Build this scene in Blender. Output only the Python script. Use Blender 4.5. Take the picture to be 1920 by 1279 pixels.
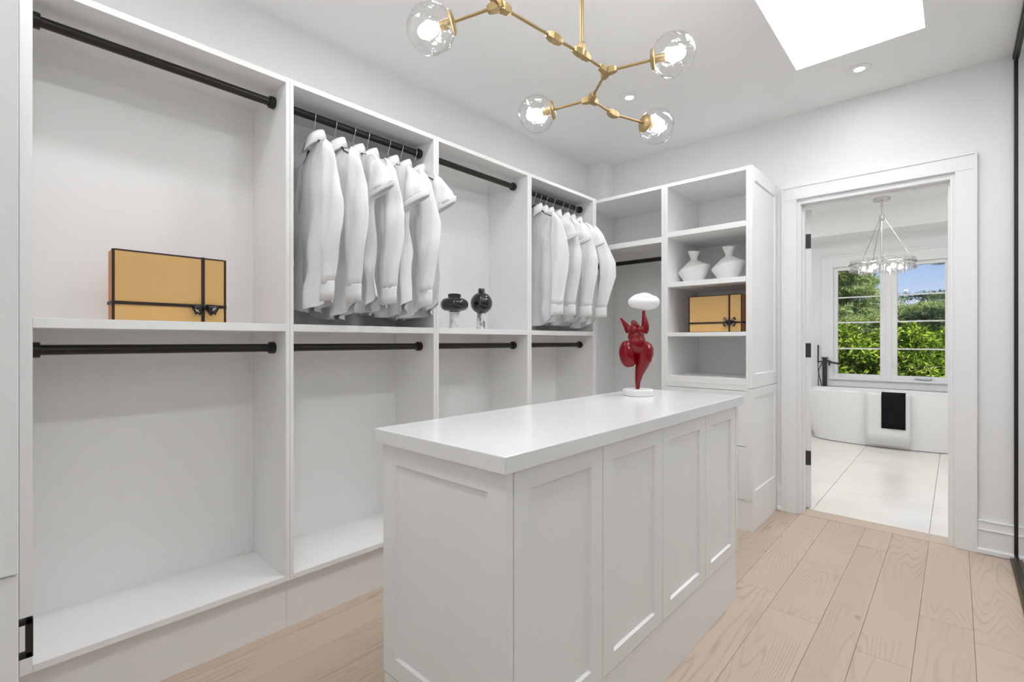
import bpy, bmesh, math, random
import numpy as np
from mathutils import Vector, Matrix
R = math.radians
for o in list(bpy.data.objects): bpy.data.objects.remove(o)
S = bpy.context.scene
COL = S.collection
random.seed(7)

# ------------------------------------------------------------------ camera
cd = bpy.data.cameras.new('camera'); cam = bpy.data.objects.new('camera', cd); COL.objects.link(cam)
cam.location = (0, 0, 1.18); cam.rotation_euler = (R(90), 0, R(42.5))
cd.sensor_width = 36; cd.lens = 908 / 1920 * 36; cd.clip_start = 0.02
S.camera = cam

# ------------------------------------------------------------------ world, sun, exposure
W = bpy.data.worlds.new('world'); S.world = W; W.use_nodes = True
wn = W.node_tree; wn.nodes.clear()
sky = wn.nodes.new('ShaderNodeTexSky'); sky.sky_type = 'NISHITA'; sky.sun_disc = False
sky.sun_elevation = R(50); sky.sun_rotation = R(115); sky.air_density = 1.0; sky.dust_density = 0.2; sky.ozone_density = 4.0
bg = wn.nodes.new('ShaderNodeBackground'); bg.inputs[1].default_value = 0.11
wo = wn.nodes.new('ShaderNodeOutputWorld')
tint = wn.nodes.new('ShaderNodeMix'); tint.data_type = 'RGBA'; tint.blend_type = 'MULTIPLY'; tint.inputs['Factor'].default_value = 1
tint.inputs['B'].default_value = (1.0, .86, 1.0, 1)
wn.links.new(sky.outputs[0], tint.inputs['A']); wn.links.new(tint.outputs['Result'], bg.inputs[0]); wn.links.new(bg.outputs[0], wo.inputs[0])
sd = bpy.data.lights.new('sun', 'SUN'); sd.energy = 7.0; sd.angle = R(0.6); sd.color = (1, .96, .9)
sun = bpy.data.objects.new('sun', sd); COL.objects.link(sun)
sun.rotation_euler = Vector((-.9 * .64, .43 * .64, -.77)).to_track_quat('-Z', 'Y').to_euler()
sun.location = (6, -4, 9)
S.view_settings.view_transform = 'Standard'; S.view_settings.look = 'None'
S.view_settings.gamma = 1; S.view_settings.use_curve_mapping = False
S.view_settings.exposure = 0.33
S.cycles.diffuse_bounces = 8; S.cycles.max_bounces = 14
POT_W = 6.0           # watts of one recessed ceiling lamp
# area lamp added below the milky dome to boost the skylight's daylight, faces down
kd = bpy.data.lights.new('skylight_boost', 'AREA'); kd.shape = 'RECTANGLE'; kd.size = .54; kd.size_y = 1.10; kd.energy = 19; kd.color = (.93, .965, 1)
kl = bpy.data.objects.new('skylight_boost', kd); COL.objects.link(kl); kl.location = (-.392, 2.583, 3.165)

# ------------------------------------------------------------------ materials
def mat(name, col, rough=.5, metal=0.0, spec=.5, emit=None, es=0, bump=None, coat=0, sheen=0):
    m = bpy.data.materials.new(name); m.use_nodes = True
    n = m.node_tree.nodes; l = m.node_tree.links; b = n['Principled BSDF']
    b.inputs['Base Color'].default_value = (*col, 1); b.inputs['Roughness'].default_value = rough
    b.inputs['Metallic'].default_value = metal; b.inputs['Specular IOR Level'].default_value = spec
    b.inputs['Coat Weight'].default_value = coat; b.inputs['Coat Roughness'].default_value = .04
    b.inputs['Sheen Weight'].default_value = sheen
    if emit: b.inputs['Emission Color'].default_value = (*emit, 1); b.inputs['Emission Strength'].default_value = es
    if bump:
        sc, st, di = bump
        t = n.new('ShaderNodeTexNoise'); t.inputs['Scale'].default_value = sc; t.inputs['Detail'].default_value = 4
        tc = n.new('ShaderNodeNewGeometry'); l.new(tc.outputs['Position'], t.inputs['Vector'])
        bp = n.new('ShaderNodeBump'); bp.inputs['Strength'].default_value = st; bp.inputs['Distance'].default_value = di
        l.new(t.outputs['Fac'], bp.inputs['Height']); l.new(bp.outputs[0], b.inputs['Normal'])
    return m
def vary(m, c1, c2, scale, stretch=(1, 1, 1), detail=4, lo=.35, hi=.65):
    n = m.node_tree.nodes; l = m.node_tree.links; b = n['Principled BSDF']
    g = n.new('ShaderNodeNewGeometry'); mp = n.new('ShaderNodeMapping'); mp.inputs['Scale'].default_value = stretch
    t = n.new('ShaderNodeTexNoise'); t.inputs['Scale'].default_value = scale; t.inputs['Detail'].default_value = detail
    r = n.new('ShaderNodeValToRGB'); r.color_ramp.elements[0].position = lo; r.color_ramp.elements[1].position = hi
    r.color_ramp.elements[0].color = (*c1, 1); r.color_ramp.elements[1].color = (*c2, 1)
    l.new(g.outputs['Position'], mp.inputs['Vector']); l.new(mp.outputs[0], t.inputs['Vector'])
    l.new(t.outputs['Fac'], r.inputs['Fac']); l.new(r.outputs[0], b.inputs['Base Color'])
    return m
def glass(name, tint=(1, 1, 1), ior=1.5, rough=0.0, bump=None, boost=1.0):
    m = bpy.data.materials.new(name); m.use_nodes = True
    n = m.node_tree.nodes; l = m.node_tree.links; n.clear()
    o = n.new('ShaderNodeOutputMaterial'); mx = n.new('ShaderNodeMixShader'); tr = n.new('ShaderNodeBsdfTransparent')
    gl = n.new('ShaderNodeBsdfGlossy'); gl.inputs['Roughness'].default_value = rough; fr = n.new('ShaderNodeLayerWeight')
    fr.inputs['Blend'].default_value = .5; tr.inputs['Color'].default_value = (*tint, 1)
    pw = n.new('ShaderNodeMath'); pw.operation = 'POWER'; pw.inputs[1].default_value = 5 if boost == 1 else 3.2; l.new(fr.outputs['Facing'], pw.inputs[0])
    mm = n.new('ShaderNodeMath'); mm.operation = 'MULTIPLY_ADD'; mm.inputs[1].default_value = .9; mm.inputs[2].default_value = ((ior - 1) / (ior + 1)) ** 2 * boost; mm.use_clamp = True
    l.new(pw.outputs[0], mm.inputs[0]); l.new(mm.outputs[0], mx.inputs[0])
    if bump:
        t = n.new('ShaderNodeTexNoise'); t.inputs['Scale'].default_value = bump[0]
        bp = n.new('ShaderNodeBump'); bp.inputs['Strength'].default_value = bump[1]; bp.inputs['Distance'].default_value = .01
        tc = n.new('ShaderNodeNewGeometry'); l.new(tc.outputs['Position'], t.inputs['Vector'])
        l.new(t.outputs['Fac'], bp.inputs['Height']); l.new(bp.outputs[0], gl.inputs['Normal']); l.new(bp.outputs[0], fr.inputs['Normal'])
    l.new(tr.outputs[0], mx.inputs[1]); l.new(gl.outputs[0], mx.inputs[2]); l.new(mx.outputs[0], o.inputs[0])
    return m
def emis(name, col, s):
    m = bpy.data.materials.new(name); m.use_nodes = True; n = m.node_tree.nodes; n.clear()
    e = n.new('ShaderNodeEmission'); e.inputs[0].default_value = (*col, 1); e.inputs[1].default_value = s
    o = n.new('ShaderNodeOutputMaterial'); m.node_tree.links.new(e.outputs[0], o.inputs[0]); return m

def wood_mat():
    m = bpy.data.materials.new('oak_plank'); m.use_nodes = True
    n = m.node_tree.nodes; l = m.node_tree.links; b = n['Principled BSDF']
    g = n.new('ShaderNodeNewGeometry'); oi = n.new('ShaderNodeObjectInfo')
    sc = n.new('ShaderNodeVectorMath'); sc.operation = 'SCALE'; sc.inputs[0].default_value = (7.3, 41.7, 3.1)
    l.new(oi.outputs['Random'], sc.inputs['Scale'])
    ad = n.new('ShaderNodeVectorMath'); ad.operation = 'ADD'; l.new(g.outputs['Position'], ad.inputs[0]); l.new(sc.outputs[0], ad.inputs[1])
    mp = n.new('ShaderNodeMapping'); mp.inputs['Scale'].default_value = (1.0, .11, 1.0); l.new(ad.outputs[0], mp.inputs['Vector'])
    big = n.new('ShaderNodeTexNoise'); big.inputs['Scale'].default_value = 5; big.inputs['Detail'].default_value = 2; big.inputs['Roughness'].default_value = .35
    l.new(mp.outputs[0], big.inputs['Vector'])
    ml = n.new('ShaderNodeMath'); ml.operation = 'MULTIPLY'; ml.inputs[1].default_value = 190; l.new(big.outputs['Fac'], ml.inputs[0])
    si = n.new('ShaderNodeMath'); si.operation = 'SINE'; l.new(ml.outputs[0], si.inputs[0])
    # grain strength varies along the boards
    gm = n.new('ShaderNodeTexNoise'); gm.inputs['Scale'].default_value = 2.3; l.new(ad.outputs[0], gm.inputs['Vector'])
    gr = n.new('ShaderNodeMapRange'); gr.inputs['From Min'].default_value = .42; gr.inputs['From Max'].default_value = .66; l.new(gm.outputs['Fac'], gr.inputs['Value'])
    lr = n.new('ShaderNodeMapRange'); lr.inputs['From Min'].default_value = .45; lr.inputs['From Max'].default_value = 1.0; l.new(si.outputs[0], lr.inputs['Value'])
    gg = n.new('ShaderNodeMath'); gg.operation = 'MULTIPLY'; l.new(gr.outputs[0], gg.inputs[0]); l.new(lr.outputs[0], gg.inputs[1])
    fn = n.new('ShaderNodeTexNoise'); fn.inputs['Scale'].default_value = 160; fn.inputs['Detail'].default_value = 3
    mp2 = n.new('ShaderNodeMapping'); mp2.inputs['Scale'].default_value = (1, .03, 1); l.new(ad.outputs[0], mp2.inputs['Vector']); l.new(mp2.outputs[0], fn.inputs['Vector'])
    rp = n.new('ShaderNodeValToRGB'); rp.color_ramp.elements[0].color = (.490, .380, .292, 1); rp.color_ramp.elements[1].color = (.570, .458, .365, 1)
    tn = n.new('ShaderNodeMath'); tn.operation = 'MULTIPLY_ADD'; tn.inputs[1].default_value = .65; l.new(oi.outputs['Random'], tn.inputs[0])
    f2 = n.new('ShaderNodeMath'); f2.operation = 'MULTIPLY'; f2.inputs[1].default_value = .4; l.new(fn.outputs['Fac'], f2.inputs[0]); l.new(f2.outputs[0], tn.inputs[2])
    l.new(tn.outputs[0], rp.inputs['Fac'])
    mx = n.new('ShaderNodeMix'); mx.data_type = 'RGBA'; l.new(rp.outputs[0], mx.inputs['A']); mx.inputs['B'].default_value = (.25, .195, .155, 1)
    g2 = n.new('ShaderNodeMath'); g2.operation = 'MULTIPLY'; g2.inputs[1].default_value = .42; l.new(gg.outputs[0], g2.inputs[0]); l.new(g2.outputs[0], mx.inputs['Factor'])
    # knots
    vo = n.new('ShaderNodeTexVoronoi'); vo.inputs['Scale'].default_value = 3.2; mp3 = n.new('ShaderNodeMapping'); mp3.inputs['Scale'].default_value = (1, .55, 0)
    l.new(ad.outputs[0], mp3.inputs['Vector']); l.new(mp3.outputs[0], vo.inputs['Vector'])
    kr = n.new('ShaderNodeMapRange'); kr.inputs['From Min'].default_value = .055; kr.inputs['From Max'].default_value = .02; l.new(vo.outputs['Distance'], kr.inputs['Value'])
    km = n.new('ShaderNodeMath'); km.operation = 'MULTIPLY'; km.inputs[1].default_value = .55; l.new(kr.outputs[0], km.inputs[0])
    mk = n.new('ShaderNodeMix'); mk.data_type = 'RGBA'; l.new(mx.outputs['Result'], mk.inputs['A']); mk.inputs['B'].default_value = (.24, .17, .12, 1); l.new(km.outputs[0], mk.inputs['Factor'])
    l.new(mk.outputs['Result'], b.inputs['Base Color'])
    b.inputs['Roughness'].default_value = .36; b.inputs['Specular IOR Level'].default_value = .45
    bp = n.new('ShaderNodeBump'); bp.inputs['Strength'].default_value = .12; bp.inputs['Distance'].default_value = .002; bp.invert = True
    l.new(gg.outputs[0], bp.inputs['Height']); l.new(bp.outputs[0], b.inputs['Normal'])
    return m

M = {}
M['wall'] = mat('painted_wall', (.815, .815, .815), .6, spec=.3, bump=(220, .04, .002))
M['ceil'] = mat('painted_ceiling', (.87, .87, .865), .7, spec=.25)
M['trimw'] = mat('white_trim_paint', (.825, .825, .825), .35)
M['cab'] = mat('white_cabinet', (.865, .865, .86), .38, bump=(300, .03, .001))
M['door'] = mat('white_lacquer', (.83, .835, .835), .32)
M['quartz'] = vary(mat('white_quartz', (.9, .9, .9), .16, spec=.5), (.775, .778, .78), (.81, .813, .815), 3.0, (1, .6, 1), 6)
M['black'] = mat('black_metal', (.012, .011, .010), .35, spec=.5)
M['rodm'] = mat('black_rod', (.020, .017, .014), .32, .2)
M['blackpl'] = mat('black_plastic', (.010, .010, .012), .5)
M['chrome'] = mat('chrome_wire', (.80, .80, .80), .15, 1.0)
M['gold'] = mat('brushed_gold', (.46, .34, .165), .42, .85)
M['cloth'] = mat('white_cotton', (.85, .855, .865), .85, spec=.15, sheen=.05, bump=(16, .38, .018))
for _l in list(M['cloth'].node_tree.links):
    if _l.to_socket.name == 'Vector' and _l.to_node.type == 'TEX_NOISE':
        _mp = M['cloth'].node_tree.nodes.new('ShaderNodeMapping'); _mp.inputs['Scale'].default_value = (1.4, 1.4, .45); _src = _l.from_socket; _dst = _l.to_socket
        M['cloth'].node_tree.links.new(_src, _mp.inputs['Vector']); M['cloth'].node_tree.links.new(_mp.outputs[0], _dst)
M['button'] = mat('white_button', (.78, .78, .78), .3)
M['boxface'] = mat('gold_card', (.66, .405, .150), .55, bump=(400, .05, .001))
M['boxside'] = mat('orange_card', (.62, .24, .085), .6)
M['ribbon'] = mat('dark_brown_ribbon', (.020, .008, .006), .5)
M['bow'] = mat('black_ribbon_bow', (.010, .009, .009), .35)
M['print'] = mat('white_print', (.75, .75, .75), .6)
M['vblack'] = mat('black_glazed_ceramic', (.008, .0075, .007), .08, coat=.6)
M['marble'] = vary(mat('white_marble', (.8, .8, .8), .25), (.52, .52, .52), (.84, .84, .835), 18, (1, 1, .5), 6, .38, .52)
M['marble2'] = vary(mat('veined_grey_marble', (.7, .7, .7), .25), (.20, .20, .21), (.80, .80, .80), 42, (1, 1, .5), 6, .40, .56)
M['plaster'] = mat('white_plaster', (.80, .80, .785), .7, bump=(90, .15, .003))
M['red'] = mat('red_lacquer', (.19, .0008, .005), .045, spec=.32, coat=.15)
M['cloud'] = mat('white_gloss_cloud', (.86, .86, .86), .3)
M['stone'] = mat('white_statue_base', (.78, .78, .77), .4)
M['wood'] = wood_mat()
M['subfloor'] = mat('dark_joint', (.26, .19, .14), .8)
M['tile'] = vary(mat('cream_tile', (.8, .77, .72), .22), (.80, .765, .71), (.86, .83, .78), 2.2, (1, 1, 1), 5)
M['grout'] = mat('grey_grout', (.62, .60, .57), .8)
M['tub'] = mat('white_acrylic', (.86, .86, .86), .14)
M['mirror'] = mat('mirror', (.86, .88, .88), .0, 1.0)
M['bronze'] = mat('bronze_track', (.16, .115, .07), .4, .7)
M['pane'] = glass('window_glass', (.97, .99, .985), 1.22)
M['globe'] = glass('hand_blown_glass', (.99, .99, .99), 1.5, .03, (22, 1.0), 2.4)
M['milky'] = bpy.data.materials.new('milky_acrylic'); M['milky'].use_nodes = True
_n = M['milky'].node_tree.nodes; _n.clear(); _t = _n.new('ShaderNodeBsdfTranslucent'); _t.inputs[0].default_value = (.85, .86, .87, 1)
_o = _n.new('ShaderNodeOutputMaterial'); M['milky'].node_tree.links.new(_t.outputs[0], _o.inputs[0])
M['crystal'] = glass('crystal', (.97, .97, .97), 1.6, .02, (60, .6), 2.4)
M['bulb'] = emis('lit_bulb', (.99, .99, 1), 35)
M['bulb2'] = emis('warm_lit_bulb', (1, .95, .88), 9)
M['lens'] = emis('downlight_lens', (1, .96, .9), 14)
M['nickel'] = mat('polished_nickel', (.62, .60, .56), .25, 1.0)
M['towel_w'] = mat('white_towel', (.80, .80, .79), .95, spec=.1, bump=(260, .5, .004))
M['towel_b'] = mat('black_towel', (.012, .013, .015), .95, spec=.1, bump=(260, .5, .004))
M['rubber'] = mat('dark_metal_fitting', (.030, .032, .035), .4)
M['alu'] = mat('crank_metal', (.55, .56, .57), .4, .8)
M['grass'] = vary(mat('lawn', (.1, .2, .03), .9), (.05, .11, .02), (.12, .22, .04), 3)
M['bark'] = vary(mat('bark', (.1, .06, .04), .9), (.05, .035, .025), (.14, .09, .06), 12, (1, 1, .2))
def leaf_mat(name, c1, c2, tr=.35):
    m = bpy.data.materials.new(name); m.use_nodes = True; n = m.node_tree.nodes; l = m.node_tree.links; n.clear()
    g = n.new('ShaderNodeNewGeometry'); r = n.new('ShaderNodeValToRGB'); r.color_ramp.elements[0].color = (*c1, 1); r.color_ramp.elements[1].color = (*c2, 1)
    l.new(g.outputs['Random Per Island'], r.inputs['Fac'])
    d = n.new('ShaderNodeBsdfDiffuse'); t = n.new('ShaderNodeBsdfTranslucent'); l.new(r.outputs[0], d.inputs[0]); l.new(r.outputs[0], t.inputs[0])
    x = n.new('ShaderNodeMixShader'); x.inputs[0].default_value = tr; l.new(d.outputs[0], x.inputs[1]); l.new(t.outputs[0], x.inputs[2])
    o = n.new('ShaderNodeOutputMaterial'); l.new(x.outputs[0], o.inputs[0]); return m
M['leaf'] = leaf_mat('bright_leaf', (.04, .10, .008), (.44, .56, .07), .28)  # wide tone range paints sunlit leaves and dark shaded gaps into the colour
M['leaf2'] = leaf_mat('mid_leaf', (.05, .12, .010), (.34, .46, .05), .4)
M['pine'] = leaf_mat('pale_needles', (.18, .27, .09), (.54, .60, .28), .3)
M['cedar'] = leaf_mat('dark_needles', (.06, .10, .055), (.20, .26, .13), .25)

# ------------------------------------------------------------------ mesh builder
class MB:
    def __init__(s): s.v = []; s.f = []
    def add(s, vs, fs):
        b = len(s.v); s.v += [tuple(p) for p in vs]; s.f += [tuple(i + b for i in f) for f in fs]; return s
    def box(s, x0, x1, y0, y1, z0, z1):
        vs = [(x, y, z) for x in (x0, x1) for y in (y0, y1) for z in (z0, z1)]
        return s.add(vs, [(0, 1, 3, 2), (4, 6, 7, 5), (0, 4, 5, 1), (2, 3, 7, 6), (0, 2, 6, 4), (1, 5, 7, 3)])
    def loops(s, rings, closed=True, caps=True):
        n = len(rings[0]); vs = [p for r in rings for p in r]; fs = []
        for i in range(len(rings) - 1):
            for j in range(n if closed else n - 1):
                k = (j + 1) % n; fs.append((i * n + j, i * n + k, (i + 1) * n + k, (i + 1) * n + j))
        if caps and closed: fs.append(tuple(range(n))); fs.append(tuple((len(rings) - 1) * n + j for j in range(n)))
        return s.add(vs, fs)
    def tube(s, pts, rad, n=12, caps=True, flat=None):
        pts = [Vector(p) for p in pts]; k = len(pts); rad = rad if isinstance(rad, (list, tuple)) else [rad] * k
        t0 = (pts[1] - pts[0]).normalized(); up = Vector((0, 0, 1)) if abs(t0.z) < .95 else Vector((1, 0, 0))
        a = t0.cross(up).normalized(); rings = []
        for i, p in enumerate(pts):
            t = (pts[min(i + 1, k - 1)] - pts[max(i - 1, 0)]).normalized()
            a = (a - t * a.dot(t)).normalized(); b = t.cross(a)
            rings.append([p + a * rad[i] * math.cos(2 * math.pi * (j + .5) / n) + b * rad[i] * (flat or 1) * math.sin(2 * math.pi * (j + .5) / n) for j in range(n)])
        return s.loops(rings, True, caps)
    def lathe(s, prof, c=(0, 0, 0), n=32, caps=True):
        rings = [[(c[0] + r * math.cos(2 * math.pi * j / n), c[1] + r * math.sin(2 * math.pi * j / n), c[2] + z) for j in range(n)] for r, z in prof]
        return s.loops(rings, True, caps)
    def ell(s, c, r, n=20, m=12, rot=None):
        rings = []
        for i in range(m + 1):
            t = math.pi * i / m; t = min(max(t, .04), math.pi - .04)
            ring = []
            for j in range(n):
                a = 2 * math.pi * j / n
                p = Vector((r[0] * math.sin(t) * math.cos(a), r[1] * math.sin(t) * math.sin(a), r[2] * math.cos(t)))
                if rot: p = rot @ p
                ring.append(p + Vector(c))
            rings.append(ring)
        return s.loops(rings)
    def shaker(s, mp, u0, u1, v0, v1, t=.02, fr=.07, dep=.008, bev=.004, frv=None):
        frv = frv or fr
        def rect(i, n, iv=None):
            iv = i if iv is None else iv
            return [mp(u0 + i, v0 + iv, n), mp(u1 - i, v0 + iv, n), mp(u1 - i, v1 - iv, n), mp(u0 + i, v1 - iv, n)]
        e = .0012
        rings = [rect(0, 0), rect(0, t - e), rect(e, t), rect(fr, t, frv), rect(fr + bev, t - dep, frv + bev)]
        return s.loops(rings)
    def build(s, name, m, parent=None, smooth=False, bevel=0, local=False, **props):
        me = bpy.data.meshes.new(name)
        off = Vector((0, 0, 0))
        if parent and not local:
            r = parent
            while r.parent: r = r.parent
            off = r.location
        me.from_pydata([tuple(Vector(p) - off) for p in s.v], [], s.f)
        bm = bmesh.new(); bm.from_mesh(me); bmesh.ops.recalc_face_normals(bm, faces=bm.faces); bm.to_mesh(me); bm.free()
        if smooth:
            me.shade_smooth() if smooth is True else me.shade_smooth()
        me.materials.append(m)
        o = bpy.data.objects.new(name, me); COL.objects.link(o)
        if smooth == 'auto':
            try: me.set_sharp_from_angle(angle=R(38))
            except Exception: pass
        if bevel:
            b = o.modifiers.new('bevel', 'BEVEL'); b.width = bevel; b.segments = 2; b.limit_method = 'ANGLE'; b.angle_limit = R(40)
        if parent: o.parent = parent
        for k, v in props.items(): o[k] = v
        return o
def bx(*a): return MB().box(*a)
def thing(name, label, cat, loc=(0, 0, 0), rz=0, group=None):
    o = bpy.data.objects.new(name, None); COL.objects.link(o); o.location = loc; o.rotation_euler = (0, 0, rz)
    o.empty_display_size = .05; o['label'] = label; o['category'] = cat
    if group: o['group'] = group
    return o
def tag(o, label, cat, group=None):
    o['label'] = label; o['category'] = cat
    if group: o['group'] = group
    return o
def struct(name, mb, m, parent=None, bevel=0, smooth=False):
    o = mb.build(name, m, parent, smooth, bevel)
    if not parent: o['kind'] = 'structure'
    return o
def rootstruct(name, loc=(0, 0, 0)):
    o = bpy.data.objects.new(name, None); COL.objects.link(o); o.location = loc; o['kind'] = 'structure'; return o

CZ = 2.73; YB = 3.76; XL = -2.40; XR = .25; YN = -.62

# ------------------------------------------------------------------ room shell
fl = struct('floor', bx(XL - .1, XR + .15, YN - .1, 3.91, -.12, -.012), M['subfloor'])
edges = [.25, .054, -.116, -.284, -.42, -.615]
while edges[-1] > XL: edges.append(edges[-1] - .17)
edges[-1] = XL
for i in range(len(edges) - 1):
    x1, x0 = edges[i], edges[i + 1]
    if x1 - x0 < .02: continue
    y = YN; cuts = [YN]
    first = {0: 2.62, 1: 2.72, 2: 2.25, 3: 3.42, 4: 2.35, 5: 2.5}.get(i, random.uniform(.2, 1.9))
    c = first
    while c > YN + .25: cuts.insert(1, c); c -= random.uniform(1.05, 1.7)
    c = first + (random.uniform(1.2, 1.8) if i > 5 else 3)
    while c < YB - .2: cuts.append(c); c += random.uniform(1.1, 1.7)
    cuts.append(YB)
    for a, b in zip(cuts[:-1], cuts[1:]):
        bx(x0 + .0005, x1 - .0005, a + .0005, b - .0005, -.012, 0).build('plank', M['wood'], fl, bevel=.0008)
bx(-.79, -.012, YB + .001, 3.909, -.012, .002).build('plank', M['wood'], fl, bevel=.002)

struct('wall_left', bx(XL - .12, XL, YN - .12, YB + .14, 0, CZ + .1), M['wall'])
DX0, DX1, DZ = -.79, -.012, 2.13
struct('wall_back', MB().box(XL, DX0, YB, YB + .14, 0, CZ + .1).box(DX1, XR + .7, YB, YB + .14, 0, CZ + .1).box(DX0, DX1, YB, YB + .14, DZ, CZ + .1), M['wall'])
struct('wall_right', bx(XR + .04, XR + .16, YN - .12, YB, 0, CZ + .1), M['wall'])
struct('wall_near', bx(XL, XR + .16, YN - .12, YN, 0, CZ + .1), M['wall'])
struct('wall_chase', bx(XL, -2.23, 3.60, YB, 0, CZ), M['wall'])
SX0, SX1, SY0, SY1 = -.672, -.112, 2.02, 3.145
struct('ceiling', MB().box(XL - .12, SX0, YN - .12, YB, CZ, CZ + .12).box(SX1, XR + .16, YN - .12, YB, CZ, CZ + .12)
       .box(SX0, SX1, YN - .12, SY0, CZ, CZ + .12).box(SX0, SX1, SY1, YB, CZ, CZ + .12), M['ceil'])
# skylight
sk = thing('skylight', 'bright rectangular skylight well in the closet ceiling', 'skylight', (SX0, SY0, CZ))
ST = CZ + .45
bx(SX0 - .05, SX0, SY0 - .05, SY1 + .05, CZ + .1205, ST).build('shaft_wall', M['trimw'], sk)
bx(SX1, SX1 + .05, SY0 - .05, SY1 + .05, CZ + .1205, ST).build('shaft_wall', M['trimw'], sk)
bx(SX0, SX1, SY0 - .05, SY0, CZ + .1205, ST).build('shaft_wall', M['trimw'], sk)
bx(SX0, SX1, SY1, SY1 + .05, CZ + .1205, ST).build('shaft_wall', M['trimw'], sk)
bx(SX0 - .06, SX1 + .06, SY0 - .06, SY1 + .06, ST + .001, ST + .012).build('sun_diffuser', M['milky'], sk)  # unseen glazing, made milky to block direct sun and whiten the well

# baseboards
def baseboard(name, x0, x1, y):
    o = rootstruct(name, (x0, y, 0))
    bx(x0, x1, y - .016, y, 0, .185).build('board', M['trimw'], o, bevel=.003)
    bx(x0, x1, y - .022, y, .13, .140).build('bead', M['trimw'], o, bevel=.003)
    bx(x0, x1, y - .020, y, .178, .187).build('cap', M['trimw'], o, bevel=.003)
    bx(x0, x1, y - .030, y, 0, .032).build('shoe_moulding', M['trimw'], o, bevel=.008)
baseboard('baseboard_right', .083, XR, YB)
baseboard('baseboard_left', -.922, -.886, YB)

# door casing and jamb
cs = rootstruct('trim_1', (DX0, YB, 0))
y0 = YB - .02
bx(-.886, -.80, y0, YB, 0, 2.145).build('casing_side', M['trimw'], cs, bevel=.003)
bx(-.003, .083, y0, YB, 0, 2.145).build('casing_side', M['trimw'], cs, bevel=.003)
bx(-.886, .083, y0, YB, 2.145, 2.232).build('casing_head', M['trimw'], cs, bevel=.003)
for a, b in ((-.892, -.880), (.077, .089)): bx(a, b, y0 - .006, YB, 0, 2.238).build('backband', M['trimw'], cs, bevel=.002)
bx(-.88, .077, y0 - .006, YB, 2.226, 2.238).build('backband', M['trimw'], cs, bevel=.002)
bx(DX0, DX0 + .012, YB, YB + .14, 0, 2.13).build('jamb', M['trimw'], cs, bevel=.002)
bx(DX1 - .012, DX1, YB, YB + .14, 0, 2.13).build('jamb', M['trimw'], cs, bevel=.002)
bx(DX0 + .012, DX1 - .012, YB, YB + .14, 2.112, 2.13).build('head_jamb', M['trimw'], cs, bevel=.002)
bx(DX0 + .012, DX0 + .022, YB + .05, YB + .095, 0, 2.112).build('door_stop', M['trimw'], cs, bevel=.002)
bx(DX1 - .022, DX1 - .012, YB + .05, YB + .095, 0, 2.112).build('door_stop', M['trimw'], cs, bevel=.002)
bx(DX0 + .022, DX1 - .022, YB + .05, YB + .095, 2.10, 2.112).build('door_stop', M['trimw'], cs, bevel=.002)

# bathroom door, swung wide open into the bathroom
dr = rootstruct('door_1', (-.782, YB + .145, 0)); dr.rotation_euler = (0, 0, R(18))
mpx = lambda u, v, n: (.036 + n - .0, u, v)
b = MB().box(0, .030, 0, .74, .012, 2.10); b.build('leaf_core', M['trimw'], dr, local=True, bevel=.002)
MB().shaker(lambda u, v, n: (.030 + n, u, v), 0, .74, .012, 2.10, .008, .11, .006).build('leaf_face', M['trimw'], dr, local=True)
for z in (.36, 1.115, 1.88):
    MB().box(.003, .036, -.004, 0, z - .05, z + .05).build('hinge', M['rubber'], dr, local=True, bevel=.001)

# ------------------------------------------------------------------ sliding mirror doors on the right
tk = rootstruct('trim_2', (XR, YN, 0))
bx(XR - .035, XR + .04, YN, YB - .001, .0005, .014).build('floor_track', M['bronze'], tk, bevel=.002)
bx(XR - .024, XR + .04, YN, YB - .001, CZ - .030, CZ - .001).build('head_track', M['black'], tk, bevel=.002)
def mirror_door(label, ya, yb, x):
    t = thing('mirror_door', label, 'mirror door', (x, ya, .015), 0, None)
    z0, z1 = .015, CZ - .031; w = .022
    bx(x - .018, x, ya, ya + w, z0, z1).build('stile', M['black'], t, bevel=.002)
    bx(x - .018, x, yb - w, yb, z0, z1).build('stile', M['black'], t, bevel=.002)
    bx(x - .018, x, ya + w, yb - w, z0, z0 + .02).build('rail', M['black'], t, bevel=.002)
    bx(x - .018, x, ya + w, yb - w, z1 - .02, z1).build('rail', M['black'], t, bevel=.002)
    bx(x - .010, x - .004, ya + w, yb - w, z0 + .02, z1 - .02).build('mirror_panel', M['mirror'], t)
mirror_door('black framed sliding mirror door beside the bathroom doorway', 1.58, YB - .002, XR - .001)
mirror_door('black framed sliding mirror door nearest the camera', YN + .002, 1.62, XR + .035)

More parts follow.
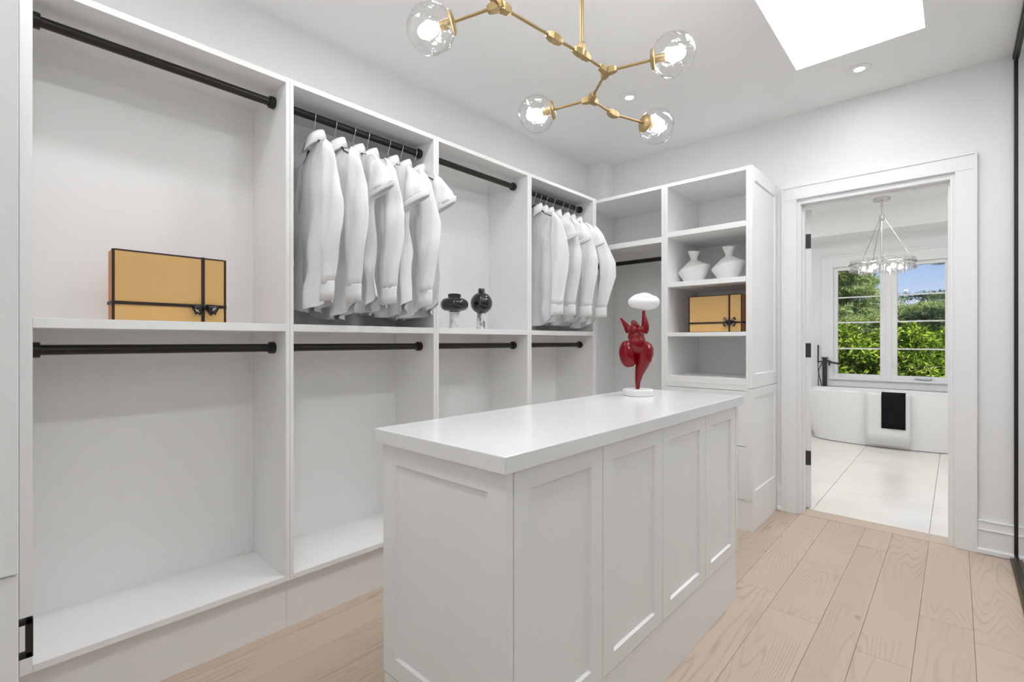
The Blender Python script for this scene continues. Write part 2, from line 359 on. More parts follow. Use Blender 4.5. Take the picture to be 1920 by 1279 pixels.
# ------------------------------------------------------------------ left wardrobe run
XF, XBk = -2.0, -2.362
ZT, ZM, ZB = 2.25, 1.249, .227
RODX, RZ1, RZ2, RR = -2.115, 2.18, 1.152, .0165
def rod(par, p0, p1):
    r = MB().tube([p0, p1], RR, 24).build('clothes_rod', M['rodm'], par, smooth='auto')
    d = (Vector(p1) - Vector(p0)).normalized()
    for p, s in ((p0, 1), (p1, -1)):
        p = Vector(p)
        MB().tube([p, p + d * s * .004, p + d * s * .02, p + d * s * .022], [.024, .025, .0245, .0225], 24).build('rod_socket', M['rodm'], r, smooth='auto')
def wardrobe(label, y0, y1, left_t, right_t):
    t = thing('wardrobe_unit', label, 'wardrobe', (-2.18, (y0 + y1) / 2, 0))
    a, b = y0 + left_t, y1 - right_t
    bx(XBk, XF, y0, a - .0003, .205, ZT).build('side_panel', M['cab'], t, bevel=.001)
    bx(XBk, XF, b + .0003, y1, .205, ZT).build('side_panel', M['cab'], t, bevel=.001)
    bx(XBk, XF, a, b, ZT - .022, ZT).build('top_panel', M['cab'], t, bevel=.001)
    bx(XBk, XF, a, b, ZM - .030, ZM).build('shelf', M['cab'], t, bevel=.001)
    bx(XBk, XF, a, b, ZB - .022, ZB).build('bottom_panel', M['cab'], t, bevel=.001)
    bx(XBk, XBk + .012, a, b, ZB, ZT - .022).build('back_panel', M['cab'], t)
    bx(XBk, -2.034, y0, y1, 0, .205).build('kick_board', M['cab'], t)
    rod(t, (RODX, a, RZ1), (RODX, b, RZ1)); rod(t, (RODX, a, RZ2), (RODX, b, RZ2))
    return t
wardrobe('white open wardrobe bay holding the large gold gift box, nearest the camera', .070, .8435, .028, .0165)
wardrobe('white open wardrobe bay with shirts hanging above the island end, second from the left', .8445, 1.597, .0145, .017)
wardrobe('white open wardrobe bay with two black vases on its shelf', 1.598, 2.349, .017, .021)
wardrobe('white open wardrobe bay with shirts in the far corner', 2.350, 3.124, .019, .044)

# corner unit and shelf tower on the back wall
YF = 3.2; TT = 2.268; YBK = YB - .004
t = thing('corner_unit', 'white corner wardrobe with one high shelf and a black rod, behind the statue', 'wardrobe', (-1.87, 3.47, 0))
bx(-2.229, -2.208, 3.13, YBK, .0, TT).build('side_panel', M['cab'], t, bevel=.001)
bx(-1.517, -1.494, YF, YBK, .205, TT).build('side_panel', M['cab'], t, bevel=.001)
bx(-2.207, -1.518, YF, YBK, TT - .024, TT).build('top_panel', M['cab'], t, bevel=.001)
bx(-2.207, -1.518, YF, YBK - .012, 1.870, 1.908).build('shelf', M['cab'], t, bevel=.001)
bx(-2.207, -1.518, YF, YBK, .205, .227).build('bottom_panel', M['cab'], t, bevel=.001)
bx(-2.207, -1.518, YBK - .012, YBK, .227, TT - .024).build('back_panel', M['cab'], t)
bx(-2.207, -1.495, YF + .03, YBK, 0, .205).build('kick_board', M['cab'], t)
rod(t, (-2.207, 3.45, 1.80), (-1.518, 3.45, 1.80))

def side_x(x): return lambda u, v, n: (x + n, u, v)
def face_my(y): return lambda u, v, n: (u, y - n, v)
t = thing('shelf_tower', 'tall white shelf tower with drawers beside the bathroom doorway', 'shelf tower', (-1.21, 3.47, 0))
XT0, XT1 = -1.4935, -.945
bx(XT0, XT0 + .023, YF, YBK, .187, TT).build('side_panel', M['cab'], t, bevel=.001)
bx(XT1 - .016, XT1, YF, YBK, .187, TT).build('side_panel', M['cab'], t, bevel=.001)
a, b_ = XT0 + .0235, XT1 - .0165
bx(a, b_, YF, YBK, TT - .024, TT).build('top_panel', M['cab'], t, bevel=.001)
for z, h in ((1.931, .035), (1.584, .033), (1.238, .026), (.942, .04)):
    bx(a, b_, YF, YBK - .012, z - h, z).build('shelf', M['cab'], t, bevel=.001)
bx(a, b_, YBK - .012, YBK, .942, TT - .024).build('back_panel', M['cab'], t)
bx(a, b_, YF + .02, YBK, .187, .90).build('drawer_case', M['cab'], t)
MB().shaker(side_x(XT1 + .0005), YF - .001, YBK, .887, TT, .022, .052, .008, .005, .085).build('side_panel', M['door'], t)
MB().shaker(side_x(XT1 + .0005), YF - .001, YBK, .187, .884, .022, .052, .008, .005, .055).build('side_panel', M['door'], t)
for z0, z1 in ((.190, .519), (.523, .866)):
    MB().shaker(face_my(YF + .018), XT0 + .002, XT1 - .004, z0, z1, .02, .055, .008).build('drawer', M['door'], t)
bx(XT0 + .001, XT1 - .003, YF - .002, YF + .02, .869, .901).build('rail', M['door'], t, bevel=.001)
bx(XT0, XT1 + .022, YF + .004, YBK, 0, .1865).build('kick_board', M['cab'], t)

# near cabinet at the left edge of the picture
t = thing('corner_cabinet', 'white cabinet edge with a square black pull at the left border', 'cabinet', (-1.45, -.28, 0))
NX1, NYF = -.93, .032
bx(-2.36, NX1 - .022, YN + .004, NYF - .022, .187, CZ - .3).build('cabinet_body', M['cab'], t)
MB().shaker(side_x(NX1 - .0215), YN + .004, NYF, .866, CZ - .3, .0215, .05, .0, .001).build('side_panel', M['door'], t)
bx(NX1 - .0215, NX1 - .003, YN + .004, NYF, .187, .8635).build('side_panel', M['door'], t, bevel=.002)
d1 = bx(-1.47, NX1 - .024, NYF - .021, NYF - .004, .19, .86).build('door', M['door'], t, bevel=.002)
d2 = bx(-2.03, -1.474, NYF - .021, NYF - .004, .19, .86).build('door', M['door'], t, bevel=.002)
bx(-2.03, NX1 - .024, NYF - .021, NYF - .004, .866, CZ - .3).build('door', M['door'], t, bevel=.002)
bx(-2.33, NX1 - .01, YN + .004, NYF - .03, 0, .186).build('kick_board', M['cab'], t)
px = -1.44
pu = MB().box(px - .006, px + .006, NYF - .004, .070, .585, .597).box(px - .006, px + .006, NYF - .004, .070, .515, .527).box(px - .006, px + .006, .059, .071, .515, .597)
pu.build('pull_handle', M['black'], d1, bevel=.0012)

# ------------------------------------------------------------------ island
t = thing('island_cabinet', 'white island cabinet with four panelled doors in the room middle', 'island', (-.99, 1.56, 0))
IX0, IX1, IY0, IY1, IZT = -1.235, -.738, .790, 2.335, .884
bx(IX0 + .02, IX1 - .022, IY0 + .021, IY1 - .021, .10, IZT).build('carcass', M['cab'], t)
MB().shaker(face_my(IY0 + .02), IX0, IX1 - .0005, .219, IZT, .02, .062, .008, .005, .055).build('end_panel', M['door'], t)
MB().shaker(lambda u, v, n: (u, IY1 - .02 + n, v), IX0, IX1 - .0005, .219, IZT, .02, .062, .008, .005, .055).build('end_panel', M['door'], t)
ys = [.8125, 1.189, 1.572, 1.954, 2.313]
for a, b_ in zip(ys[:-1], ys[1:]):
    MB().shaker(side_x(IX1 - .021), a + .0013, b_ - .0013, .219, IZT - .001, .020, .058, .008, .005, .050).build('door', M['door'], t)
    MB().shaker(lambda u, v, n: (IX0 + .021 - n, u, v), a + .0013, b_ - .0013, .219, IZT - .001, .020, .058, .008, .005, .050).build('door', M['door'], t)
bx(IX0 + .002, IX1 - .004, IY0 + .003, IY1 - .003, 0, .2145).build('kick_board', M['door'], t, bevel=.001)
tag(bx(-1.255, -.728, .772, 2.388, .885, .925).build('worktop', M['quartz'], bevel=.002), 'polished white quartz worktop lying on the island cabinet', 'worktop')

# ------------------------------------------------------------------ gift boxes
def giftbox(label, loc, rz, big, side):
    # local: x along width, front face towards -y, z up
    t = thing('gift_box', label, 'gift box', loc, rz, None)
    w, h, d = .342, .244, .085
    bx(0, w, .022, d, .001, h - .001).build('box_base', M['boxside'], t, local=True, bevel=.001)
    lid = bx(-.002, w + .002, 0, .0215, 0, h).build('lid', M['boxface'], t, local=True, bevel=.001)
    e = .0052
    for a in ((-.0028, e, -.0012, .004, -.0, h), (w - e, w + .0028, -.0012, .004, 0, h), (e, w - e, -.0012, .004, h - e * .8, h + .0008), (e, w - e, -.0012, .004, 0, .003)):
        bx(*a).build('edge_trim', M['ribbon'], lid, local=True)
    rx, rzz, rw = .266, .062, .0055
    bx(rx - rw, rx + rw, -.0025, d + .002, -.0 + .0003, h + .002).build('ribbon', M['ribbon'], t, local=True)
    bx(-.0035, w + .0035, -.0032, d + .002, rzz - rw, rzz + rw).build('ribbon', M['ribbon'], t, local=True)
    c = Vector((rx + .004, -.006, rzz - .001))
    bow = MB().ell(c, (.010, .007, .009), 12, 8).build('bow', M['bow'], t, smooth=True, local=True)
    def strip(name, pts, wid, m=M['bow']):
        k = MB(); rows = []
        for (x, y, z), (wx, wz) in zip(pts, wid):
            p = c + Vector((x, y, z)); rows.append([p + Vector((-wx, 0, -wz)), p + Vector((0, -.003, 0)), p + Vector((wx, 0, wz))])
        k.loops(rows, False, False); o = k.build(name, m, bow, smooth=True, local=True)
        so = o.modifiers.new('solid', 'SOLIDIFY'); so.thickness = .0012
        return o
    if big:   # drooping wide loops
        for s in (-1, 1):
            strip('loop', [(0, 0, 0), (s * .014, -.012, -.004), (s * .030, -.018, -.011), (s * .040, -.010, -.017)], [(0, .007), (s * .002, .011), (s * .005, .017), (s * .007, .016)])
            strip('tail', [(0, 0, 0), (s * .012, -.004, -.014), (s * .026, -.008, -.028)], [(.002, .006), (s * .005, .006), (s * .008, .007)])
        marks = ((-.030, -.0225, -.018), (.026, -.022, -.010))
    else:
        for s in (-1, 1):
            strip('loop', [(0, 0, 0), (s * .016, -.010, .010), (s * .030, -.012, .024), (s * .036, -.004, .030)], [(-s * .004, .006), (-s * .004, .007), (-s * .005, .008), (-s * .005, .008)])
            strip('tail', [(0, 0, 0), (s * .016, -.006, -.008), (s * .036, -.010, -.018)], [(s * .003, .006), (s * .004, .007), (s * .005, .009)])
        marks = ((-.026, -.0165, .018), (.026, -.0165, .018), (-.022, -.0115, -.011), (.022, -.0115, -.011))
    for mx, my, mz in marks:
        p = c + Vector((mx, my, mz)); s = 1 if mx > 0 else -1
        k = MB().tube([p - Vector((.006 * s, 0, .006)), p + Vector((.006 * s, -.0005, .006))], .0009, 6).tube([p - Vector((.004, 0, -.003 * s)), p + Vector((.004, 0, -.003 * s))], .0008, 6)
        k.build('print_mark', M['print'], bow, local=True)
    return t
# first box faces the room (+X): local x -> world +Y
giftbox('gold gift box with drooping black bow on the nearest wardrobe shelf', (-2.1, .295, ZM + .0005), R(90), True, 1)
giftbox('gold gift box with crossed black bow on the shelf tower', (-1.349, 3.27, 1.2385), 0, False, -1)

# ------------------------------------------------------------------ vases
t = thing('vase', 'squat black vase on a white marble foot beside the hanging shirts', 'vase', (-2.1, 1.807, ZM))
c = (-2.1, 1.807, ZM + .0005)
MB().lathe([(.030, 0), (.030, .004), (.0265, .03), (.027, .06), (.029, .091), (.029, .094)], c, 28).build('foot', M['marble'], t, smooth='auto')
pr = [(.030, .0945)] + [(.033 + .046 * math.cos(a) ** .7 if math.cos(a) > 0 else .033, .137 + .037 * math.sin(a)) for a in [R(x) for x in range(-88, 89, 11)]] + [(.036, .1745), (.0355, .178), (.037, .181), (.037, .195), (.035, .197), (.030, .196), (.028, .17), (.01, .168)]
MB().lathe(pr, c, 40).build('body', M['vblack'], t, smooth='auto')
t = thing('vase', 'round black ball vase on a grey veined marble foot', 'vase', (-2.1, 2.02, ZM))
c = (-2.1, 2.02, ZM + .0005)
MB().lathe([(.029, 0), (.029, .004), (.028, .05), (.0265, .092), (.026, .096)], c, 28).build('foot', M['marble2'], t, smooth='auto')
pr = [(.020, .0965)] + [(.0660 * math.cos(a), .158 + .0655 * math.sin(a)) for a in [R(x) for x in range(-70, 72, 7)]] + [(.0195, .222), (.0195, .243), (.018, .245), (.014, .244), (.012, .225), (.004, .224)]
MB().lathe(pr, c, 40).build('body', M['vblack'], t, smooth='auto')

def white_vase(label, x, y, tilt, seed):
    t = thing('vase', label, 'vase', (x, y, 1.5845))
    rnd = random.Random(seed); n = 28; rings = []
    prof = [(.030, 0, 0), (.060, .001, 0), (.082, .045, .5), (.110, .098, 1), (.108, .106, 1), (.080, .128, .7), (.050, .150, .3), (.024, .168, 0), (.022, .176, 0), (.026, .190, .0), (.042, .229, -.35), (.041, .231, -.35), (.030, .221, -.2), (.017, .185, 0), (.012, .16, 0)]
    ph = rnd.uniform(0, 6)
    for r, z, w in prof:
        ring = []
        for j in range(n):
            a = 2 * math.pi * j / n
            rr = r * (1 + .03 * math.sin(3 * a + ph))
            ring.append((x + rr * math.cos(a), y + rr * math.sin(a) * .9, 1.585 + z + w * r * .22 * math.cos(a) * tilt))
        rings.append(ring)
    MB().loops(rings).build('body', M['plaster'], t, smooth='auto')
white_vase('left of two white angular vases on the shelf tower', -1.372, 3.41, 1.0, 3)
white_vase('right of two white angular vases on the shelf tower', -1.128, 3.40, .9, 5)

# ------------------------------------------------------------------ statue on the worktop
SB = Vector((-1.100, 2.075, .9255))
t = thing('statue', 'glossy red female figure statue lifting a white cloud, on a round base', 'statue', SB, R(42.5))
def L(X, Y, dd=0): return Vector(((X - 322) * .00043, dd, (1185 - Y) * .00043))
MB().lathe([(.068, 0), (.0705, .002), (.0705, .026), (.068, .029), (.002, .029)], (0, 0, 0), 48).build('base', M['stone'], t, smooth='auto', local=True)
k = MB()
k.tube([L(320, 1128), L(322, 1040), L(335, 960), L(358, 880), L(382, 800), L(392, 735), L(398, 672), L(395, 630), L(388, 600)], [.0085, .0125, .019, .028, .0375, .0425, .040, .031, .012], 24)
k.ell(L(203, 735, -.004), (.0385, .040, .064), 24, 16, Matrix.Rotation(R(-6), 3, 'Y'))
k.ell(L(395, 720), (.041, .040, .050), 24, 16)
k.ell(L(245, 800, -.002), (.022, .030, .034), 20, 12)
k.ell(L(305, 620, -.010), (.043, .036, .048), 24, 16)
k.ell(L(300, 545, -.004), (.039, .031, .040), 24, 16)
k.ell(L(262, 470, -.024), (.0175, .016, .0185), 18, 12); k.ell(L(335, 478, -.024), (.0180, .016, .0185), 18, 12)
k.ell(L(300, 480, .002), (.036, .022, .024), 18, 12)
k.tube([L(225, 500), L(212, 462), L(190, 420), L(160, 380), L(140, 350)], [.016, .0165, .013, .008, .0045], 18)
k.ell(L(140, 353), (.006, .006, .006), 12, 8)
k.tube([L(388, 510), L(400, 470), L(402, 430), L(395, 360), L(387, 300), L(384, 262)], [.0155, .0185, .0185, .0135, .0085, .0065], 18)
k.ell(L(285, 420, .0), (.0165, .0165, .0200), 18, 12); k.ell(L(275, 390, .004), (.012, .013, .012), 16, 10); k.ell(L(312, 430, -.012), (.009, .008, .009), 12, 8)
k.ell(L(255, 440, -.006), (.009, .009, .012), 12, 8); k.ell(L(355, 455, -.012), (.010, .009, .012), 12, 8)
fig = k.build('figure', M['red'], t, smooth=True, local=True)
rm = fig.modifiers.new('remesh', 'REMESH'); rm.mode = 'VOXEL'; rm.voxel_size = .0017; rm.use_smooth_shade = True
sm = fig.modifiers.new('smooth', 'SMOOTH'); sm.iterations = 3; sm.factor = .5
k = MB()
for X, Y, dd, r in ((385, 175, 0, (.068, .045, .031)), (300, 170, -.004, (.038, .034, .029)), (390, 135, 0, (.046, .038, .030)), (470, 170, .003, (.040, .034, .033)), (420, 215, 0, (.040, .032, .017)), (330, 130, .006, (.032, .03, .022))):
    k.ell(L(X, Y, dd), r, 24, 14)
cl = k.build('cloud', M['cloud'], t, smooth=True, local=True)
rm = cl.modifiers.new('remesh', 'REMESH'); rm.mode = 'VOXEL'; rm.voxel_size = .003; rm.use_smooth_shade = True
sm = cl.modifiers.new('smooth', 'SMOOTH'); sm.iterations = 10; sm.factor = .6

# ------------------------------------------------------------------ shirts on hangers
def hanger(label, y, yaw):
    t = thing('coat_hanger', label, 'hanger', (RODX, y, RZ1), yaw, 'black coat hangers')
    r = RR + .0035; pts = [(r * math.cos(R(a)), 0, r * math.sin(R(a))) for a in range(-20, 201, 20)]
    pts = [(r * math.cos(R(a)), 0, r * math.sin(R(a))) for a in range(215, -61, -20)] + [(.006, 0, -.034), (0, 0, -.042), (0, 0, -.080)]
    MB().tube(pts, .0020, 8).build('hook', M['chrome'], t, smooth=True, local=True)
    k = MB()
    for s in (-1, 1):
        k.tube([(0, 0, -.080), (s * .025, 0, -.084), (s * .05, 0, -.104), (s * .10, -.002, -.150), (s * .16, -.004, -.180)], [.010, .010, .009, .007, .006], 12, True, .45)
    k.build('shoulder_bar', M['blackpl'], t, smooth='auto', local=True)
def shirt(label, y, yaw, long, seed, th=1.0, sw=0.0, group=None):
    rnd = random.Random(seed)
    t = thing('shirt', label, 'shirt', (RODX, y, RZ1), yaw, group)
    n, m = 76, 44
    W0 = .205; hem = -.885 + rnd.uniform(-.025, .012); ph = [rnd.uniform(0, 6.28) for _ in range(6)]
    def top(x): return -.108 - .30 * abs(x) - .9 * max(abs(x) - .165, 0)
    rings = []
    for i in range(m + 1):
        s = (i / m) ** 1.25
        ring = []
        for j in range(n):
            a = 2 * math.pi * j / n; c_, s_ = math.cos(a), math.sin(a)
            w = W0 * (1 + .02 * s) - .018 * math.sin(math.pi * min(s * 1.6, 1))
            x = w * math.copysign(abs(c_) ** .8, c_)
            tt = (.005 + .026 * min(1, s * 4) ** .7 * (1 - .2 * s)) * th
            yv = tt * math.copysign(abs(s_) ** 1.35, s_)
            z0 = top(x); z1 = hem + .075 * abs(x / W0) ** 2.2
            z = z0 + (z1 - z0) * s
            amp = (.004 + .021 * s ** 1.2) * th
            fold = amp * (math.sin(x * 62 + ph[0] + s * 1.5) * .7 + math.sin(x * 31 + ph[1] - s * 2.2) * .9) + .004 * math.sin(z * 26 + x * 18 + ph[2])
            yv += fold - .012 * s * th + .0045 * math.sin(abs(x) * 70 - z * 55 + ph[4]) * max(0, 1 - s * 2.2) * min(1, s * 8) + .003 * math.sin(x * 45 + z * 38 + ph[5]) * s
            x += .006 * s * math.sin(z * 14 + ph[3] + s_)
            ring.append((x, yv, z))
        rings.append(ring)
    MB().loops(rings, True, False).build('body', M['cloth'], t, smooth=True, local=True)
    for s in (1, -1):
        k = MB(); nn = 22
        if long:
            if s > 0:
                e = rnd.uniform(-.02, .02) + sw; cl_ = [(.165, 0, -.152), (.186, -.002, -.172), (.204, -.004, -.215), (.220 + e * .3, -.006, -.32), (.230 + e * .8, -.010, -.43), (.228 + e, -.014, -.54), (.220 + e * .7, -.016, -.65), (.214 + e * .3, -.018, -.765)]
            else:
                cl_ = [(-.150, 0, -.152), (-.165, -.006, -.175), (-.178, -.012, -.22), (-.182, -.018, -.32), (-.182, -.020, -.43), (-.180, -.020, -.54), (-.178, -.020, -.65), (-.176, -.020, -.765)]
            ma = [.008, .020, .036, .054, .060, .056, .046, .040]; mi = [.005, .010, .014, .017, .016, .015, .014, .014]
        else:
            if s > 0: cl_ = [(.165, 0, -.152), (.186, -.002, -.172), (.208, -.004, -.215), (.226 + sw * .5, -.008, -.270), (.238 + sw, -.010, -.325)]
            else: cl_ = [(-.150, 0, -.152), (-.165, -.006, -.175), (-.175, -.012, -.22), (-.178, -.016, -.27), (-.178, -.016, -.325)]
            ma = [.008, .020, .040, .056, .066] if s > 0 else [.008, .020, .036, .046, .048]; mi = [.005, .010, .014, .018, .022]
        al = R(rnd.uniform(16, 30)) * s
        # refine
        P = []; 
        for q in range(len(cl_) - 1):
            for f in (0, .34, .67): P.append((Vector(cl_[q]).lerp(Vector(cl_[q + 1]), f), ma[q] * (1 - f) + ma[q + 1] * f, mi[q] * (1 - f) + mi[q + 1] * f))
        P.append((Vector(cl_[-1]), ma[-1], mi[-1]))
        rings = []; K = len(P)
        for q, (p, A, B) in enumerate(P):
            B = B * min(th * 1.05, 1); ring = []
            tilt = .0 if long else .5
            for j in range(nn):
                a = 2 * math.pi * j / nn; u = A * math.cos(a); v = B * math.copysign(abs(math.sin(a)) ** 1.5, math.sin(a))
                v += .005 * th * math.sin(u * 90 + ph[4] + q * .35) * min(1, q / 4) + .003 * math.sin(q * 1.1 + ph[5])
                dz = -u * .45 * s if q < 8 else -u * .45 * s * max(0, 1 - (q - 8) / 6)
                if not long: dz = u * s * (-.5 + .95 * q / K)
                ring.append(p + Vector((u * math.cos(al) - v * math.sin(al), u * math.sin(al) + v * math.cos(al), dz)))
            rings.append(ring)
        sl = k.loops(rings, True, False).build('sleeve', M['cloth'], t, smooth=True, local=True)
        so = sl.modifiers.new('solid', 'SOLIDIFY'); so.thickness = .0012
        p, A, B = P[-1]; B *= min(th * 1.05, 1); rr = []
        L_ = .068 if long else .022
        for dzz, g in ((.006, 1.06), (0, 1.08), (-L_ * .5, 1.06), (-L_, 1.07)):
            ring = []
            for j in range(nn):
                a = 2 * math.pi * j / nn; u = A * g * math.cos(a); v = B * g * math.copysign(abs(math.sin(a)) ** 1.5, math.sin(a))
                ring.append(p + Vector((u * math.cos(al) - v * math.sin(al), u * math.sin(al) + v * math.cos(al), dzz + (u * s * .42 if not long else u * .08))))
            rr.append(ring)
        cf = MB().loops(rr, True, False).build('cuff', M['cloth'], sl, smooth=True, local=True)
        so = cf.modifiers.new('solid', 'SOLIDIFY'); so.thickness = .0025
    # collar: stand and turned-down leaf
    k = MB(); rows = []
    na = 30
    for i in range(na + 1):
        f = i / na; a = R(-90 + 24 + (360 - 48) * f)
        fr = abs(f - .5) * 2
        ca, sa = math.cos(a), math.sin(a)
        dip = -.042 * (fr ** 1.6)
        def pt(r, z): return (r * ca, r * sa * .66, z + dip)
        rows.append([pt(.054, -.112), pt(.052, -.086), pt(.055, -.060), pt(.059, -.057), pt(.067, -.072), pt(.076 + .016 * fr ** 4, -.108 - .022 * fr ** 5)])
    cb = MB().loops(rows, False, False).build('collar', M['cloth'], t, smooth=True, local=True)
    so = cb.modifiers.new('solid', 'SOLIDIFY'); so.thickness = .0018
    return t
o1 = ['leftmost', 'second', 'third', 'fourth', 'fifth', 'sixth', 'rightmost']
g1 = [(1.000, 1, 1.05, .035, -.16), (1.097, 1, .9, .0, -.04), (1.190, 0, .85, .0, .03), (1.265, 1, .85, .04, -.02), (1.382, 0, .9, .0, .03), (1.459, 1, .8, .01, 0), (1.545, 0, .65, .01, .02)]
for i, (y, lg, th, sw, yaw) in enumerate(g1):
    w = o1[i] if i in (0, 6) else o1[i] + ' from left'
    kind = 'long-sleeved' if lg else 'short-sleeved'
    hanger(f'black hanger with wire hook, {w} in the bay above the island end', y, yaw)
    shirt(f'white {kind} shirt, {w} in the second wardrobe bay', y, yaw, lg, 20 + i, th, sw, 'shirts in the second wardrobe bay')
g2 = [(2.53, 1, .55, .0, -.05), (2.59, 0, .5, .0, 0), (2.655, 1, .55, .015, 0), (2.74, 0, .65, .005, .02), (2.842, 1, .65, .01, 0), (2.914, 0, .6, .0, 0), (2.995, 1, .7, .05, .10)]
for i, (y, lg, th, sw, yaw) in enumerate(g2):
    w = o1[i] if i in (0, 6) else o1[i] + ' from left'
    kind = 'long-sleeved' if lg else 'short-sleeved'
    hanger(f'black hanger with wire hook, {w} in the far corner bay', y, yaw)
    shirt(f'white {kind} shirt, {w} in the far corner wardrobe bay', y, yaw, lg, 60 + i, th, sw, 'shirts in the far corner bay')

# ------------------------------------------------------------------ gold branching chandelier with glass globes
PH = Vector((-1.036, 1.519, 2.26))
t = thing('chandelier', 'brushed gold branching chandelier with clear glass globes above the island', 'chandelier', (PH.x, PH.y, CZ))
V = Vector
N1, C1, N2, N3, C3 = V((-1.125, 1.167, 2.302)), V((-1.069, 1.394, 2.274)), V((-1.009, 1.650, 2.237)), V((-1.144, 1.746, 2.208)), V((-1.123, 1.887, 2.188))
MB().lathe([(.002, -.001), (.06, -.001), (.062, -.004), (.062, -.022), (.058, -.026), (.012, -.028)], (PH.x, PH.y, CZ), 36).build('canopy', M['gold'], t, smooth='auto')
MB().tube([(PH.x, PH.y, CZ - .026), PH + V((0, 0, .02))], .0075, 16).build('stem', M['gold'], t, smooth='auto')
def joint(c, dirs, big=.0165, ln=.040):
    k = MB(); big *= 1.18
    for d in dirs:
        d = d.normalized(); k.tube([c - d * .012, c + d * .012, c + d * (ln - .008), c + d * ln], [big * .9, big, big * .82, big * .62], 4)
    k.build('joint', M['gold'], t, bevel=.0012)
def arm(a, b, r=.0055): MB().tube([a, b], r, 12).build('arm', M['gold'], t, smooth='auto')
G = [(N1, V((-1.294, 1.011, 2.222)), V((-1.243, 1.058, 2.247))), (N2, V((-.783, 1.751, 2.256)), V((-.842, 1.723, 2.250))),
     (N3, V((-1.366, 1.651, 2.182)), V((-1.310, 1.679, 2.189))), (C3, V((-1.034, 2.131, 2.185)), V((-1.056, 2.066, 2.186)))]
N1b = N1 + V((-.02, -.10, .09)); G5 = V((-1.16, .93, 2.54))
G.append((N1b, G5, N1b.lerp(G5, .62)))
arm(N1, C1); arm(C1, PH); arm(PH, N2); arm(N2, N3); arm(N3, C3); arm(N1, N1b)
joint(N1, [G[0][2] - N1, C1 - N1, N1b - N1], .0175, .044)
joint(PH, [C1 - PH, N2 - PH, V((0, 0, 1))], .0155, .042)
joint(N2, [PH - N2, G[1][2] - N2, N3 - N2], .0155, .040)
joint(N3, [N2 - N3, G[2][2] - N3, C3 - N3], .0155, .040)
joint(C1, [N1 - C1, PH - C1], .0165, .034); joint(C3, [N3 - C3, G[3][1] - C3], .0160, .032)
rg = random.Random(4)
for a, g, cp in G:
    ax = (g - a).normalized(); rad = .080
    cp = g - ax * (rad * .93)
    arm(a, cp)
    q = ax.to_track_quat('Z', 'Y').to_matrix()
    def place(prof, n, c): 
        k = MB().lathe(prof, (0, 0, 0), n); k.v = [tuple(q @ Vector(p) + c) for p in k.v]; return k
    cup = place([(.006, -.010), (.034, -.006), (.040, 0), (.040, .004), (.034, .006), (.016, .008), (.015, .045), (.004, .046)], 28, cp).build('cup', M['gold'], t, smooth='auto')
    place([(.006, .046), (.013, .050), (.021, .062), (.0255, .078), (.0245, .095), (.018, .110), (.009, .118), (.003, .120)], 20, cp).build('bulb', M['bulb'], cup, smooth=True)
    # dented blown-glass globe
    dents = [(Vector((rg.uniform(-1, 1), rg.uniform(-1, 1), rg.uniform(-.4, 1))).normalized(), rg.uniform(.10, .22)) for _ in range(6)]
    rings = []; m_, n_ = 28, 40
    for i in range(m_ + 1):
        th = math.pi * (.12 + .87 * (1 - i / m_)) if False else math.pi - (math.pi - .02) * i / m_
        th = math.pi * (1 - i / m_ * .995) ; th = min(th, math.pi - .36)
        ring = []
        for j in range(n_):
            ph_ = 2 * math.pi * j / n_
            d = Vector((math.sin(th) * math.cos(ph_), math.sin(th) * math.sin(ph_), math.cos(th)))
            r_ = rad
            for dv, am in dents:
                c_ = d.dot(dv); r_ = min(r_, rad * (1 - am * .45) / max(c_, .3) if c_ > .55 else r_)
            ring.append(q @ (d * r_) + g)
        rings.append(ring)
    gl = MB().loops(rings, True, False).build('globe', M['globe'], t, smooth=True)

# ------------------------------------------------------------------ recessed ceiling lamps
def downlight(label, x, y, power, ctz=CZ):
    t = thing('downlight', label, 'ceiling light', (x, y, ctz), 0, 'recessed ceiling lights')
    MB().lathe([(.026, -.0005), (.060, -.0005), (.060, -.003), (.056, -.005), (.036, -.006), (.030, -.0035), (.026, -.0035)], (x, y, ctz), 36, False).build('ring', M['trimw'], t, smooth='auto')
    MB().lathe([(.002, -.0022), (.028, -.0022), (.028, -.0008), (.002, -.0008)], (x, y, ctz), 28).build('lens', M['lens'], t)
    ld = bpy.data.lights.new('downlight_lamp', 'AREA'); ld.shape = 'DISK'; ld.size = .12; ld.energy = power; ld.color = (.975, .985, 1)
    lo = bpy.data.objects.new('downlight_lamp', ld); COL.objects.link(lo); lo.parent = t; lo.location = (0, 0, -.012)
downlight('recessed ceiling lamp behind the chandelier globes', -1.53, 2.775, POT_W * .55)
downlight('recessed ceiling lamp between the skylight and the bathroom doorway', -.405, 3.37, POT_W * .15)
downlight('added unseen ceiling lamp above the near island end', -1.53, 1.25, POT_W * .55)  # this and the next three are out-of-view lamps added for even room light
downlight('added unseen ceiling lamp over the aisle beside the mirror doors', -.40, 1.25, POT_W * .6)
downlight('added unseen ceiling lamp over the near wardrobe bay', -1.53, .15, POT_W * .55)
downlight('added unseen ceiling lamp behind the camera', -.40, .0, POT_W * 1.1)

